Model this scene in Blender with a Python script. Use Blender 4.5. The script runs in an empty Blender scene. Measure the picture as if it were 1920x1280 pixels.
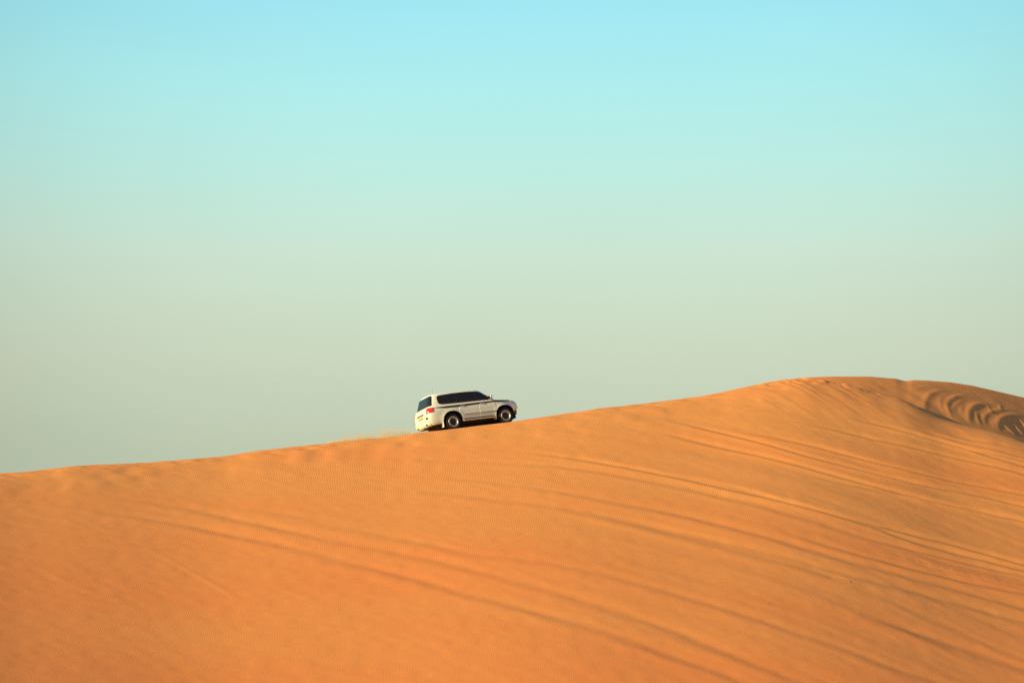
import bpy, bmesh, math, random
import numpy as np
from mathutils import Matrix, Vector

random.seed(4)
rng = np.random.default_rng(11)
R = math.radians
scene = bpy.context.scene
COL = scene.collection

# ------------------------------------------------------------------ camera
FPX = 4533.33                      # 85 mm on 36 mm, in photograph pixels (1920 wide)
CAM_Z = 1.7
PITCH = math.atan(707 / FPX)
cam_d = bpy.data.cameras.new('camera')
cam_d.lens = 85.0
cam_d.sensor_width = 36.0
cam_d.clip_start = 0.5
cam_d.clip_end = 20000
cam = bpy.data.objects.new('camera', cam_d)
COL.objects.link(cam)
cam.location = (0, 0, CAM_Z)
cam.rotation_euler = (math.pi / 2 + PITCH, 0, 0)
scene.camera = cam


def ray(u, v):
    """direction of a sight line: azimuth (from +Y towards +X) and tangent of elevation"""
    u = np.asarray(u, float); v = np.asarray(v, float)
    xc = (u - 960) / FPX; yc = -(v - 640) / FPX
    y = math.cos(PITCH) - yc * math.sin(PITCH)
    z = math.sin(PITCH) + yc * math.cos(PITCH)
    return np.arctan2(xc, y), z / np.hypot(xc, y)


# ------------------------------------------------------------------ colour management
scene.view_settings.view_transform = 'Standard'
scene.view_settings.look = 'None'
scene.view_settings.gamma = 1
EXPO = 0.85
scene.view_settings.exposure = EXPO
GAIN = 2.0 ** EXPO


def lin(c):
    return tuple(((x / 255) / 12.92 if x / 255 <= .04045 else ((x / 255 + .055) / 1.055) ** 2.4) for x in c)


# ------------------------------------------------------------------ sun and sky
SUN_AZ, SUN_EL = R(31), R(14)       # azimuth measured from -X (left) towards the camera
to_sun = Vector((-math.cos(SUN_AZ) * math.cos(SUN_EL), -math.sin(SUN_AZ) * math.cos(SUN_EL), math.sin(SUN_EL)))
sd = bpy.data.lights.new('sun', 'SUN')
sd.energy = 5.0
sd.angle = R(0.53)
sd.color = (1.0, 0.64, 0.28)
sun = bpy.data.objects.new('sun', sd)
COL.objects.link(sun)
sun.location = (-60, -20, 60)
sun.rotation_euler = to_sun.to_track_quat('Z', 'Y').to_euler()

world = bpy.data.worlds.new('World')
scene.world = world
world.use_nodes = True
nt = world.node_tree
nt.nodes.clear()
wo = nt.nodes.new('ShaderNodeOutputWorld')
bg = nt.nodes.new('ShaderNodeBackground')
nt.links.new(bg.outputs[0], wo.inputs[0])
sky = nt.nodes.new('ShaderNodeTexSky')
sky.sky_type = 'NISHITA'
sky.sun_disc = False
sky.sun_elevation = SUN_EL
sky.sun_rotation = math.atan2(to_sun.x, to_sun.y)
sky.dust_density = .6
sky.ozone_density = 2.0
tc = nt.nodes.new('ShaderNodeTexCoord')
sep = nt.nodes.new('ShaderNodeSeparateXYZ')
nt.links.new(tc.outputs['Generated'], sep.inputs[0])
asn = nt.nodes.new('ShaderNodeMath'); asn.operation = 'ARCSINE'
nt.links.new(sep.outputs['Z'], asn.inputs[0])
mr = nt.nodes.new('ShaderNodeMapRange')
mr.inputs['From Min'].default_value = 0.0
mr.inputs['From Max'].default_value = R(20)
nt.links.new(asn.outputs[0], mr.inputs['Value'])
ramp = nt.nodes.new('ShaderNodeValToRGB')
# the haze of a dusty desert sky: grey-green at the horizon to cyan higher up
stops = [(0.0, (186, 192, 168)), (860, (189, 200, 175)), (680, (203, 214, 190)), (580, (204, 221, 198)), (480, (203, 227, 208)),
         (400, (196, 232, 217)), (320, (189, 235, 225)), (160, (174, 236, 236)), (8, (160, 230, 242)), (-160, (146, 218, 240))]
els = ramp.color_ramp.elements
first = True
for v, c in stops:
    e = 0.0 if v == 0.0 else math.degrees(math.atan(float(ray(960, v)[1]))) / 20.0
    c = tuple(x / GAIN for x in lin(c)) + (1,)
    if first:
        els[0].position = 0; els[0].color = c; first = False
    elif v == -160:
        els[-1].position = min(1, e); els[-1].color = c
    else:
        s = els.new(e); s.color = c
nt.links.new(mr.outputs[0], ramp.inputs[0])
mul = nt.nodes.new('ShaderNodeMix'); mul.data_type = 'RGBA'; mul.blend_type = 'MULTIPLY'
mul.inputs['Factor'].default_value = 1.0
nt.links.new(sky.outputs[0], mul.inputs['A'])
mul.inputs['B'].default_value = (0.13, 0.13, 0.13, 1)      # physical sky brought to picture range
mr2 = nt.nodes.new('ShaderNodeMapRange')
mr2.interpolation_type = 'SMOOTHSTEP'
mr2.inputs['From Min'].default_value = R(17)
mr2.inputs['From Max'].default_value = R(38)
nt.links.new(asn.outputs[0], mr2.inputs['Value'])
mx = nt.nodes.new('ShaderNodeMix'); mx.data_type = 'RGBA'
nt.links.new(mr2.outputs[0], mx.inputs['Factor'])
nt.links.new(ramp.outputs[0], mx.inputs['A'])
nt.links.new(mul.outputs['Result'], mx.inputs['B'])
# sky dimmed either side of the view as painted lens vignetting; haze slightly uneven
mapz = nt.nodes.new('ShaderNodeMapRange'); mapz.interpolation_type = 'SMOOTHSTEP'
mapz.inputs['From Min'].default_value = .93; mapz.inputs['From Max'].default_value = 1.0
mapz.inputs['To Min'].default_value = .60; mapz.inputs['To Max'].default_value = 1.01
dotn = nt.nodes.new('ShaderNodeVectorMath'); dotn.operation = 'DOT_PRODUCT'
nrmz = nt.nodes.new('ShaderNodeVectorMath'); nrmz.operation = 'MULTIPLY'; nrmz.inputs[1].default_value = (1, 1, 0)
nrm2 = nt.nodes.new('ShaderNodeVectorMath'); nrm2.operation = 'NORMALIZE'
nt.links.new(tc.outputs['Generated'], nrmz.inputs[0]); nt.links.new(nrmz.outputs[0], nrm2.inputs[0])
nt.links.new(nrm2.outputs[0], dotn.inputs[0]); dotn.inputs[1].default_value = (.02, .9998, 0)
nt.links.new(dotn.outputs['Value'], mapz.inputs['Value'])
hz = nt.nodes.new('ShaderNodeTexNoise'); hz.inputs['Scale'].default_value = 5; hz.inputs['Detail'].default_value = 3
hmap = nt.nodes.new('ShaderNodeMapping'); hmap.inputs['Scale'].default_value = (1, 1, 3.5)
nt.links.new(tc.outputs['Generated'], hmap.inputs[0]); nt.links.new(hmap.outputs[0], hz.inputs['Vector'])
hzr = nt.nodes.new('ShaderNodeMapRange'); hzr.inputs['To Min'].default_value = .97; hzr.inputs['To Max'].default_value = 1.03
nt.links.new(hz.outputs['Fac'], hzr.inputs['Value'])
mm = nt.nodes.new('ShaderNodeMath'); mm.operation = 'MULTIPLY'
nt.links.new(mapz.outputs[0], mm.inputs[0]); nt.links.new(hzr.outputs[0], mm.inputs[1])
lum = nt.nodes.new('ShaderNodeVectorMath'); lum.operation = 'SCALE'
nt.links.new(mx.outputs['Result'], lum.inputs[0]); nt.links.new(mm.outputs[0], lum.inputs['Scale'])
nt.links.new(lum.outputs[0], bg.inputs['Color'])
bg.inputs['Strength'].default_value = 1.0


# ------------------------------------------------------------------ materials
def mat(name, base, rough=0.5, metal=0.0, spec=0.5, coat=0.0, noise=0.0, nscale=8.0):
    m = bpy.data.materials.new(name)
    m.use_nodes = True
    t = m.node_tree
    b = t.nodes['Principled BSDF']
    b.inputs['Base Color'].default_value = (*base, 1)
    b.inputs['Roughness'].default_value = rough
    b.inputs['Metallic'].default_value = metal
    b.inputs['Specular IOR Level'].default_value = spec
    b.inputs['Coat Weight'].default_value = coat
    b.inputs['Coat Roughness'].default_value = 0.06
    if noise > 0:
        co = t.nodes.new('ShaderNodeTexCoord')
        nz = t.nodes.new('ShaderNodeTexNoise')
        nz.inputs['Scale'].default_value = nscale
        nz.inputs['Detail'].default_value = 6
        t.links.new(co.outputs['Object'], nz.inputs['Vector'])
        cr = t.nodes.new('ShaderNodeValToRGB')
        cr.color_ramp.elements[0].position = 0.35
        cr.color_ramp.elements[1].position = 0.7
        cr.color_ramp.elements[0].color = (*base, 1)
        cr.color_ramp.elements[1].color = (*[x * (1 - noise) + n * noise for x, n in zip(base, (.55, .32, .15))], 1)
        t.links.new(nz.outputs['Fac'], cr.inputs[0])
        t.links.new(cr.outputs[0], b.inputs['Base Color'])
    return m


M = {}
M['paint'] = mat('white_paint', (.63, .80, .80), .28, 0, .5, .6, .05, .9)
M['dark'] = mat('dark_underbody', (.008, .009, .012), .8)
M['rubber'] = mat('tyre_rubber', (.013, .014, .017), .85, 0, .3)
M['glass'] = mat('tinted_glass', (.012, .012, .014), .08, 0, .5)
M['glass2'] = mat('rear_tinted_glass', (.010, .016, .024), .05, 0, .5)
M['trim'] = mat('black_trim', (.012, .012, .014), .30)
M['chrome'] = mat('chrome', (.78, .78, .76), .18, 1.0)
M['alloy'] = mat('alloy_rim', (.40, .42, .43), .40, .7)
M['alloydark'] = mat('dark_spokes', (.05, .05, .055), .4, .6)
M['red'] = mat('red_lamp', (.62, .025, .02), .15, 0, .5, .5)
M['orange'] = mat('amber_lamp', (.75, .20, .10), .2, 0, .5, .5)
M['lamp'] = mat('clear_lamp', (.55, .56, .58), .1, 0.3, .5, .5)
M['stripe'] = mat('brown_stripe', (.055, .038, .028), .4)
M['plate'] = mat('number_plate', (.72, .48, .24), .5)
M['grey'] = mat('grey_moulding', (.36, .38, .42), .25, .6)
M['step'] = mat('step_board', (.55, .53, .48), .4, .3)

# ------------------------------------------------------------------ object helpers
def link(name, me, material, parent=None):
    o = bpy.data.objects.new(name, me)
    COL.objects.link(o)
    mats = material if isinstance(material, (list, tuple)) else [material]
    for m in mats:
        me.materials.append(m)
    if parent is not None:
        o.parent = parent
    return o


def mesh_from(verts, faces, smooth=True, name='m'):
    me = bpy.data.meshes.new(name)
    me.from_pydata([tuple(map(float, v)) for v in verts], [], [tuple(f) for f in faces])
    me.validate()
    me.update()
    if smooth:
        for p in me.polygons:
            p.use_smooth = True
    return me


def lathe_y(profile, n=48, ymul=1.0):
    """revolve (radius, y) points about the Y axis"""
    vs, fs = [], []
    k = len(profile)
    for i in range(n):
        a = 2 * math.pi * i / n
        for r, y in profile:
            vs.append((r * math.cos(a), y * ymul, r * math.sin(a)))
    for i in range(n):
        j = (i + 1) % n
        for q in range(k - 1):
            f = [i * k + q, i * k + q + 1, j * k + q + 1, j * k + q]
            fs.append(f if ymul > 0 else f[::-1])
    return vs, fs


def rbox(cx, cy, cz, sx, sy, sz, bev=0.01, seg=2):
    bm = bmesh.new()
    bmesh.ops.create_cube(bm, size=1)
    bmesh.ops.scale(bm, vec=(sx, sy, sz), verts=bm.verts)
    bmesh.ops.bevel(bm, geom=list(bm.edges), offset=min(bev, .45 * min(sx, sy, sz)), segments=seg, profile=.5, affect='EDGES')
    bmesh.ops.translate(bm, vec=(cx, cy, cz), verts=bm.verts)
    return bm


def bm_obj(name, bm, material, parent, smooth=False):
    me = bpy.data.meshes.new(name)
    bm.normal_update()
    bm.to_mesh(me)
    bm.free()
    if smooth:
        for p in me.polygons:
            p.use_smooth = True
    return link(name, me, material, parent)


# ------------------------------------------------------------------ SUV body surface
def smooth_interp(xs, ys, width=0.05):
    g = np.linspace(xs[0] - .5, xs[-1] + .5, 2001)
    y = np.interp(g, xs, ys)
    s = width / (g[1] - g[0])
    k = np.arange(-int(3 * s) - 1, int(3 * s) + 2)
    w = np.exp(-.5 * (k / s) ** 2); w /= w.sum()
    yp = np.pad(y, len(k) // 2, mode='edge')
    y = np.convolve(yp, w, mode='valid')
    return lambda x: np.interp(x, g, y)


WB = 1.425                          # half wheelbase
BELT = 1.26
# lower body: from sill to shoulder, bonnet in front
low_top = smooth_interp([-2.7, -2.5, .95, 1.15, 1.7, 2.1, 2.35], [BELT - .02, BELT, BELT - .01, 1.225, 1.185, 1.12, 1.03], .06)
low_bot = smooth_interp([-2.7, -2.2, -1.9, 1.75, 1.95, 2.4], [.35, .37, .40, .41, .60, .66], .06)
low_w = smooth_interp([0, .06, .18, .40, .70, .88, .96, 1.0], [.885, .925, .95, .965, .985, .965, .945, .905], .025)
low_xr = smooth_interp([0, .15, .35, .46, .52, .75, 1.0], [-2.60, -2.69, -2.72, -2.715, -2.69, -2.67, -2.60], .03)
low_xf = smooth_interp([0, .25, .5, .8, 1.0], [2.25, 2.33, 2.34, 2.27, 2.10], .06)
# greenhouse
roof_z = smooth_interp([-2.6, -2.3, -1.5, -.4, .4, .9], [1.86, 1.885, 1.925, 1.92, 1.865, 1.76], .25)
gr_w = smooth_interp([0, .25, .75, .88, .96, 1.0], [.915, .89, .80, .775, .735, .67], .03)
gr_xr = smooth_interp([0, .2, .85, 1.0], [-2.545, -2.52, -2.375, -2.27], .05)
gr_xf = smooth_interp([0, .3, .85, 1.0], [1.22, 1.00, .46, .27], .05)


class Shell:
    def __init__(s, top, bot, w, xr, xf, nr, nf, flare=False):
        s.top, s.bot, s.w, s.xr, s.xf, s.nr, s.nf, s.flare = top, bot, w, xr, xf, nr, nf, flare

    def at(s, t, q):
        """t: 0 rear centre .. pi front centre (right side, y<0); q: height 0..1"""
        t = np.asarray(t, float); q = np.asarray(q, float)
        xm = -.2
        c, sn = np.cos(t), np.sin(t)
        n = np.where(c > 0, s.nr, s.nf)
        a = np.where(c > 0, xm - s.xr(q), s.xf(q) - xm)
        x = xm - np.sign(c) * a * np.abs(c) ** (2 / n)
        y = -s.w(q) * np.abs(sn) ** (2 / n)
        z = s.bot(x) + (s.top(x) - s.bot(x)) * q
        if s.flare:
            side = np.clip((np.abs(y) - .6) / .25, 0, 1)
            for wx in (-WB, WB):
                d = np.hypot(x - wx, (z - .43))
                y = y - side * .028 * np.exp(-np.clip(d - .50, 0, 9) ** 2 / (2 * .085 ** 2)) * (z < 1.05)
        return np.stack(np.broadcast_arrays(x, y, z), -1)

    def t_of_x(s, x, q):
        xm = -.2
        d = xm - np.asarray(x, float)
        n = np.where(d > 0, s.nr, s.nf)
        a = np.where(d > 0, xm - s.xr(q), s.xf(q) - xm)
        c = np.sign(d) * np.clip(np.abs(d) / a, 0, 1) ** (n / 2)
        return np.arccos(c)

    def t_of_y(s, y, q, front=False):
        n = s.nf if front else s.nr
        sn = np.clip(np.abs(y) / s.w(q), 0, .9999) ** (n / 2)
        t = np.arcsin(sn)
        return math.pi - t if front else t

    def q_of_z(s, x, z):
        return (z - s.bot(x)) / (s.top(x) - s.bot(x))

    def normal(s, t, q):
        e = 2e-3
        dt = s.at(t + e, q) - s.at(t - e, q)
        dq = s.at(t, np.clip(q + e, 0, 1)) - s.at(t, np.clip(q - e, 0, 1))
        n = np.cross(dt, dq)
        n /= np.maximum(np.linalg.norm(n, axis=-1, keepdims=True), 1e-9)
        return n

    def loop_ts(s, nside):
        tt = np.linspace(0, math.pi, 6001)
        p = s.at(tt, np.full_like(tt, .5))
        L = np.r_[0, np.cumsum(np.linalg.norm(np.diff(p, axis=0), axis=1))]
        return np.interp(np.linspace(0, L[-1], nside), L, tt)


LOW = Shell(low_top, low_bot, low_w, low_xr, low_xf, 10.0, 5.6, True)
GRN = Shell(roof_z, lambda x: np.full_like(np.asarray(x, float), BELT - .03), gr_w, gr_xr, gr_xf, 8.5, 5.0)


def shell_mesh(sh, nside, qs, crown, crown_n=10):
    """closed shell: stacked rings plus grid caps at bottom and top"""
    ts = sh.loop_ts(nside)
    vs, fs, mi = [], [], []
    ring = []
    for q in qs:
        p = sh.at(ts, np.full_like(ts, q))
        p[0, 1] = 0; p[-1, 1] = 0
        r_ids = []
        for k in range(nside):
            vs.append(p[k]); r_ids.append(len(vs) - 1)
        l_ids = [r_ids[0]]
        for k in range(1, nside - 1):
            vs.append(p[k] * (1, -1, 1)); l_ids.append(len(vs) - 1)
        l_ids.append(r_ids[-1])
        ring.append((r_ids, l_ids))
    for a, b in zip(ring[:-1], ring[1:]):
        for k in range(nside - 1):
            fs.append((a[0][k], a[0][k + 1], b[0][k + 1], b[0][k])); mi.append(0)
            fs.append((a[1][k + 1], a[1][k], b[1][k], b[1][k + 1])); mi.append(0)

    def cap(rg, cr, flip, m):
        rows = []
        for k in range(nside):
            if k in (0, nside - 1):
                rows.append([rg[0][k]] * (crown_n + 1)); continue
            a = np.array(vs[rg[0][k]]); b = np.array(vs[rg[1][k]])
            row = [rg[0][k]]
            for j in range(1, crown_n):
                f = j / crown_n
                p = a * (1 - f) + b * f
                hw = abs(a[1])
                p[2] += cr * (hw / .9) * (1 - (2 * f - 1) ** 2)
                vs.append(p); row.append(len(vs) - 1)
            row.append(rg[1][k])
            rows.append(row)
        for k in range(nside - 1):
            for j in range(crown_n):
                f = [rows[k][j], rows[k + 1][j], rows[k + 1][j + 1], rows[k][j + 1]]
                g = []
                for i in f:
                    if i not in g: g.append(i)
                if len(g) > 2:
                    fs.append(tuple(g[::-1] if flip else g)); mi.append(m)
    cap(ring[0], 0.0, True, 1)
    cap(ring[-1], crown, False, 0)
    me = mesh_from(vs, fs, True)
    for p, m in zip(me.polygons, mi):
        p.material_index = m
    return me


def patch(sh, T, Q, off, side=1, inner=-.012):
    """a panel lying on the shell: grid of (t, q), proud by off, with a skirt going in"""
    T = np.asarray(T); Q = np.asarray(Q)
    P = sh.at(T, Q); N = sh.normal(T, Q)
    N[N[..., 1] > .3] *= 1
    A = P + N * off
    B = P + N * inner
    if side < 0:
        A = A * (1, -1, 1); B = B * (1, -1, 1)
    n, m = T.shape
    vs = [tuple(v) for v in A.reshape(-1, 3)]
    fs = []
    for i in range(n - 1):
        for j in range(m - 1):
            f = (i * m + j, i * m + j + 1, (i + 1) * m + j + 1, (i + 1) * m + j)
            fs.append(f)
    border = [(0, j) for j in range(m)] + [(i, m - 1) for i in range(1, n)] + [(n - 1, j) for j in range(m - 2, -1, -1)] + [(i, 0) for i in range(n - 2, 0, -1)]
    base = len(vs)
    for i, j in border:
        vs.append(tuple(B[i, j]))
    k = len(border)
    for a in range(k):
        b = (a + 1) % k
        ia, ib = border[a], border[b]
        fs.append((ia[0] * m + ia[1], base + a, base + b, ib[0] * m + ib[1]))
    me = mesh_from(vs, fs, False)
    bm = bmesh.new(); bm.from_mesh(me)
    bmesh.ops.recalc_face_normals(bm, faces=bm.faces)
    # outward check on the first face
    bm.faces.ensure_lookup_table()
    c = bm.faces[0].calc_center_median()
    nn = bm.faces[0].normal
    ref = N[0, 0] * ((1, 1, 1) if side > 0 else (1, -1, 1))
    if nn.dot(Vector(ref)) < 0:
        bmesh.ops.reverse_faces(bm, faces=bm.faces)
    bm.to_mesh(me); bm.free()
    for i, p in enumerate(me.polygons):
        p.use_smooth = i < (n - 1) * (m - 1)
    return me


def side_patch(sh, xs, zlo, zhi, off, side, nz=8, inner=-.012):
    """panel on the flank between two curves z(x)"""
    xs = np.asarray(xs, float)
    f = np.linspace(0, 1, nz)
    X = np.repeat(xs[:, None], nz, 1)
    Z = zlo(xs)[:, None] * (1 - f) + zhi(xs)[:, None] * f
    Q = np.clip(sh.q_of_z(X, Z), 0, 1)
    return patch(sh, sh.t_of_x(X, Q), Q, off, side, inner)


def end_patch(sh, ylo, yhi, q0, q1, off, front=False, ny=24, nq=10, round_y=None):
    """panel across the tail or the nose, spanning both sides"""
    q = np.linspace(q0, q1, nq)
    y = np.linspace(-1, 1, ny)
    Y, Qg = np.meshgrid(y, q, indexing='ij')
    half = np.interp(Qg, [q0, q1], [ylo, yhi])
    if round_y is not None:
        half = half * round_y((Qg - q0) / (q1 - q0))
    Y = Y * half
    T = sh.t_of_y(Y, Qg, front)
    P = sh.at(T, Qg)
    P[..., 1] = Y
    N = sh.normal(T, Qg)
    N[..., 1] *= -np.sign(Y) * np.sign(N[..., 1] + 1e-12) * -1
    N[..., 1] = np.abs(N[..., 1]) * np.sign(Y)
    A = P + N * off; B = P - N * .012
    n, m = Y.shape
    vs = [tuple(v) for v in A.reshape(-1, 3)]
    fs = [(i * m + j, i * m + j + 1, (i + 1) * m + j + 1, (i + 1) * m + j) for i in range(n - 1) for j in range(m - 1)]
    border = [(0, j) for j in range(m)] + [(i, m - 1) for i in range(1, n)] + [(n - 1, j) for j in range(m - 2, -1, -1)] + [(i, 0) for i in range(n - 2, 0, -1)]
    base = len(vs)
    for i, j in border:
        vs.append(tuple(B[i, j]))
    k = len(border)
    for a in range(k):
        b = (a + 1) % k
        ia, ib = border[a], border[b]
        fs.append((ia[0] * m + ia[1], base + a, base + b, ib[0] * m + ib[1]))
    me = mesh_from(vs, fs, False)
    bm = bmesh.new(); bm.from_mesh(me)
    bmesh.ops.recalc_face_normals(bm, faces=bm.faces)
    bm.faces.ensure_lookup_table()
    if bm.faces[0].normal.x * (1 if front else -1) < 0:
        bmesh.ops.reverse_faces(bm, faces=bm.faces)
    bm.to_mesh(me); bm.free()
    for i, p in enumerate(me.polygons):
        p.use_smooth = i < (n - 1) * (m - 1)
    return me


# ------------------------------------------------------------------ SUV
CAR_LOC = Vector((-1.89, 117.976, 15.690))
CAR_YAW, CAR_PITCH, CAR_ROLL = R(25.6), R(9.1), R(-5.1)
car_rot = Matrix.Rotation(CAR_YAW, 4, 'Z') @ Matrix.Rotation(-CAR_PITCH, 4, 'Y') @ Matrix.Rotation(CAR_ROLL, 4, 'X')
car_mw = Matrix.Translation(CAR_LOC) @ car_rot

car = bpy.data.objects.new('off_road_car', None)
COL.objects.link(car)
car.empty_display_size = 0.5
car['label'] = 'white four-wheel-drive car with black tinted windows climbing the crest of the orange dune'
car['category'] = 'car'

# body: lower shell with wheel arches cut out
low_me = shell_mesh(LOW, 120, [0, .02, .05, .10, .17, .26, .36, .44, .50, .58, .66, .74, .81, .87, .92, .955, .98, 1.0], .035)
body = link('body', low_me, [M['paint'], M['dark']], car)
cut_objs = []
for wx in (-WB, WB):
    for sgn in (-1, 1):
        ang = np.linspace(0, 2 * math.pi, 48, endpoint=False)
        vs, fs = [], []
        for yy in (.60, 1.25):
            for a in ang:
                # slightly squared arch
                n = 2.25
                rx = .515 * np.sign(math.cos(a)) * abs(math.cos(a)) ** (2 / n)
                rz = .500 * np.sign(math.sin(a)) * abs(math.sin(a)) ** (2 / n)
                vs.append((wx + rx, sgn * yy, .435 + rz))
        k = len(ang)
        for i in range(k):
            j = (i + 1) % k
            fs.append((i, j, k + j, k + i))
        fs.append(tuple(range(k))[::-1]); fs.append(tuple(range(k, 2 * k)))
        cm = mesh_from(vs, fs, False)
        bm = bmesh.new(); bm.from_mesh(cm)
        bmesh.ops.recalc_face_normals(bm, faces=bm.faces)
        bm.to_mesh(cm); bm.free()
        for p in cm.polygons:
            p.material_index = 1
        co = link('arch_cutter', cm, [M['paint'], M['dark']])
        cut_objs.append(co)
        md = body.modifiers.new('arch', 'BOOLEAN')
        md.operation = 'DIFFERENCE'
        md.solver = 'EXACT'
        md.object = co
bpy.context.view_layer.update()
dg = bpy.context.evaluated_depsgraph_get()
new_me = bpy.data.meshes.new_from_object(body.evaluated_get(dg))
body.modifiers.clear()
bm = bmesh.new(); bm.from_mesh(new_me)
gme = shell_mesh(GRN, 100, [0, .06, .14, .24, .36, .48, .60, .70, .78, .84, .89, .93, .96, .98, 1.0], .03)
bm2 = bmesh.new(); bm2.from_mesh(gme)
bm.from_mesh(gme)
# sharp edges where the arches were cut
bm.normal_update()
for e in bm.edges:
    if len(e.link_faces) == 2 and e.calc_face_angle(0) > R(38):
        e.smooth = False
bm2.free()
body_me = bpy.data.meshes.new('body')
bm.to_mesh(body_me); bm.free()
for p in body_me.polygons:
    p.use_smooth = True
if len(body_me.materials) == 0:
    body_me.materials.append(M['paint']); body_me.materials.append(M['dark'])
body.data = body_me
for c in cut_objs:
    bpy.data.objects.remove(c, do_unlink=True)

# underbody: chassis, sump and axles seen dark beneath the sills
bm = bmesh.new()
for args in ((0, 0, .37, 4.2, 1.35, .22), (-1.9, 0, .46, 1.0, 1.3, .14), (0.3, .35, .33, 1.6, .30, .12), (-WB, 0, .38, .14, 1.5, .14), (WB, 0, .38, .14, 1.5, .14), (-1.9, -.45, .40, .55, .22, .16)):
    b = rbox(*args, .03)
    me = bpy.data.meshes.new('t'); b.to_mesh(me); b.free(); bm.from_mesh(me); bpy.data.meshes.remove(me)
bm_obj('underbody', bm, M['dark'], car)

# wheels
tyre_prof = [(.262, -.115), (.285, -.135), (.33, -.142), (.37, -.136), (.392, -.118), (.402, -.095), (.403, -.05),
             (.396, -.046), (.396, -.038), (.404, -.034), (.404, .034), (.396, .038), (.396, .046), (.403, .05), (.402, .095), (.392, .118), (.37, .136), (.33, .142), (.285, .135), (.262, .115)]
rim_prof = [(.15, -.055), (.185, -.05), (.200, -.03), (.207, -.125), (.222, -.142), (.246, -.150), (.262, -.146), (.267, -.130), (.262, -.10), (.235, -.07), (.225, .0), (.235, .10), (.262, .13)]


def add_wheel(wx, sgn):
    m = 1 if sgn < 0 else -1
    cen = (wx, sgn * .822, .40)
    # hub and spokes: dark, set deep in the barrel
    bm = bmesh.new()
    for k in range(6):
        b = rbox(.125, -.035 * m, 0, .17, .045, .062, .014)
        bmesh.ops.rotate(b, cent=(0, 0, 0), matrix=Matrix.Rotation(k * math.pi / 3 + .2, 3, 'Y'), verts=b.verts)
        me = bpy.data.meshes.new('t'); b.to_mesh(me); b.free(); bm.from_mesh(me); bpy.data.meshes.remove(me)
    vs, fs = lathe_y([(0.0, -.075), (.05, -.075), (.062, -.068), (.068, -.03), (.085, -.01), (.205, .02), (.205, .05)], 32, m)
    me = mesh_from(vs, fs); bm.from_mesh(me)
    w = bm_obj('wheel', bm, M['alloydark'], car)
    w.location = cen
    vs, fs = lathe_y(tyre_prof, 56, m)
    # shoulder lugs
    ty = link('tyre', mesh_from(vs, fs), M['rubber'], w)
    bm = bmesh.new(); bm.from_mesh(ty.data)
    for k in range(44):
        for yy in (-.085, .0, .085):
            b = rbox(.404, yy, 0, .020, .055, .034, .004, 1)
            bmesh.ops.rotate(b, cent=(0, 0, 0), matrix=Matrix.Rotation((k + (.5 if yy == 0 else 0)) * 2 * math.pi / 44, 3, 'Y'), verts=b.verts)
            me = bpy.data.meshes.new('t'); b.to_mesh(me); b.free(); bm.from_mesh(me); bpy.data.meshes.remove(me)
    bmesh.ops.recalc_face_normals(bm, faces=bm.faces)
    bm.to_mesh(ty.data); bm.free()
    vs, fs = lathe_y(rim_prof, 56, m)
    rm = mesh_from(vs, fs)
    bm = bmesh.new(); bm.from_mesh(rm); bmesh.ops.recalc_face_normals(bm, faces=bm.faces); bm.to_mesh(rm); bm.free()
    for p in rm.polygons: p.use_smooth = True
    link('rim', rm, M['alloy'], w)


for wx in (-WB, WB):
    for sgn in (-1, 1):
        add_wheel(wx, sgn)

cst = lambda v: (lambda x: np.full_like(np.asarray(x, float), v))


def arch_low(x, base, rad=.60):
    z = np.full_like(x, base)
    for wx in (-WB, WB):
        d = np.abs(x - wx)
        z = np.where(d < rad, np.maximum(z, .435 + np.sqrt(np.maximum(rad ** 2 - d ** 2, 0))), z)
    return z


# window band and panes
wb_x = [-2.04, -2.025, -1.99, -1.93, -1.8, -1.2, -.4, .2, .45, .62, .80, .95, 1.03]
wb_hi = smooth_interp([-2.04, -2.0, -1.92, -1.2, -.4, .15, .40, .62, .82, .95, 1.04], [1.66, 1.755, 1.785, 1.82, 1.82, 1.785, 1.705, 1.59, 1.45, 1.355, 1.30], .03)
wb_lo = smooth_interp([-2.04, -2.0, -1.93, -1.82, -1.0, 1.05], [1.42, 1.365, 1.325, 1.31, 1.295, 1.285], .03)
for sgn in (1, -1):
    xs = np.unique(np.r_[np.linspace(-2.04, -1.85, 14), np.linspace(-1.85, 1.04, 60)])
    link('window_trim', side_patch(GRN, xs, wb_lo, wb_hi, .004, sgn, 10), M['glass'], car)
    for x0, x1 in ((-2.01, -1.10), (-1.05, -.02), (.03, .98)):
        xs = np.linspace(x0, x1, 34)
        link('side_window', side_patch(GRN, xs, lambda x: wb_lo(x) + .012, lambda x: np.maximum(wb_hi(x) - .012, wb_lo(x) + .016), .009, sgn, 10), M['glass'], car)

# windscreen and rear window
rnd = lambda f: 1 - .05 * np.clip((.10 - f) / .10, 0, 1) ** 2 - .06 * np.clip((f - .88) / .12, 0, 1) ** 2
link('windscreen', end_patch(GRN, .76, .66, .10, .90, .006, True, 40, 16, rnd), M['glass'], car)
link('rear_window', end_patch(GRN, .835, .70, .10, .90, .006, False, 48, 16, rnd), M['glass2'], car)

# tailgate with plate
gate = link('tailgate', end_patch(LOW, .80, .80, .50, .985, .006, False, 40, 12), M['paint'], car)
bm = rbox(-2.70, 0, .985, .05, .78, .05, .012)
bm_obj('plate_garnish', bm, M['trim'], gate)
bm = rbox(-2.70, 0, .885, .02, .52, .125, .006)
bm_obj('number_plate', bm, M['plate'], gate)
bm = rbox(-2.705, 0, .805, .03, .60, .028, .008)
bm_obj('plate_trim', bm, M['trim'], gate)
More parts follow.
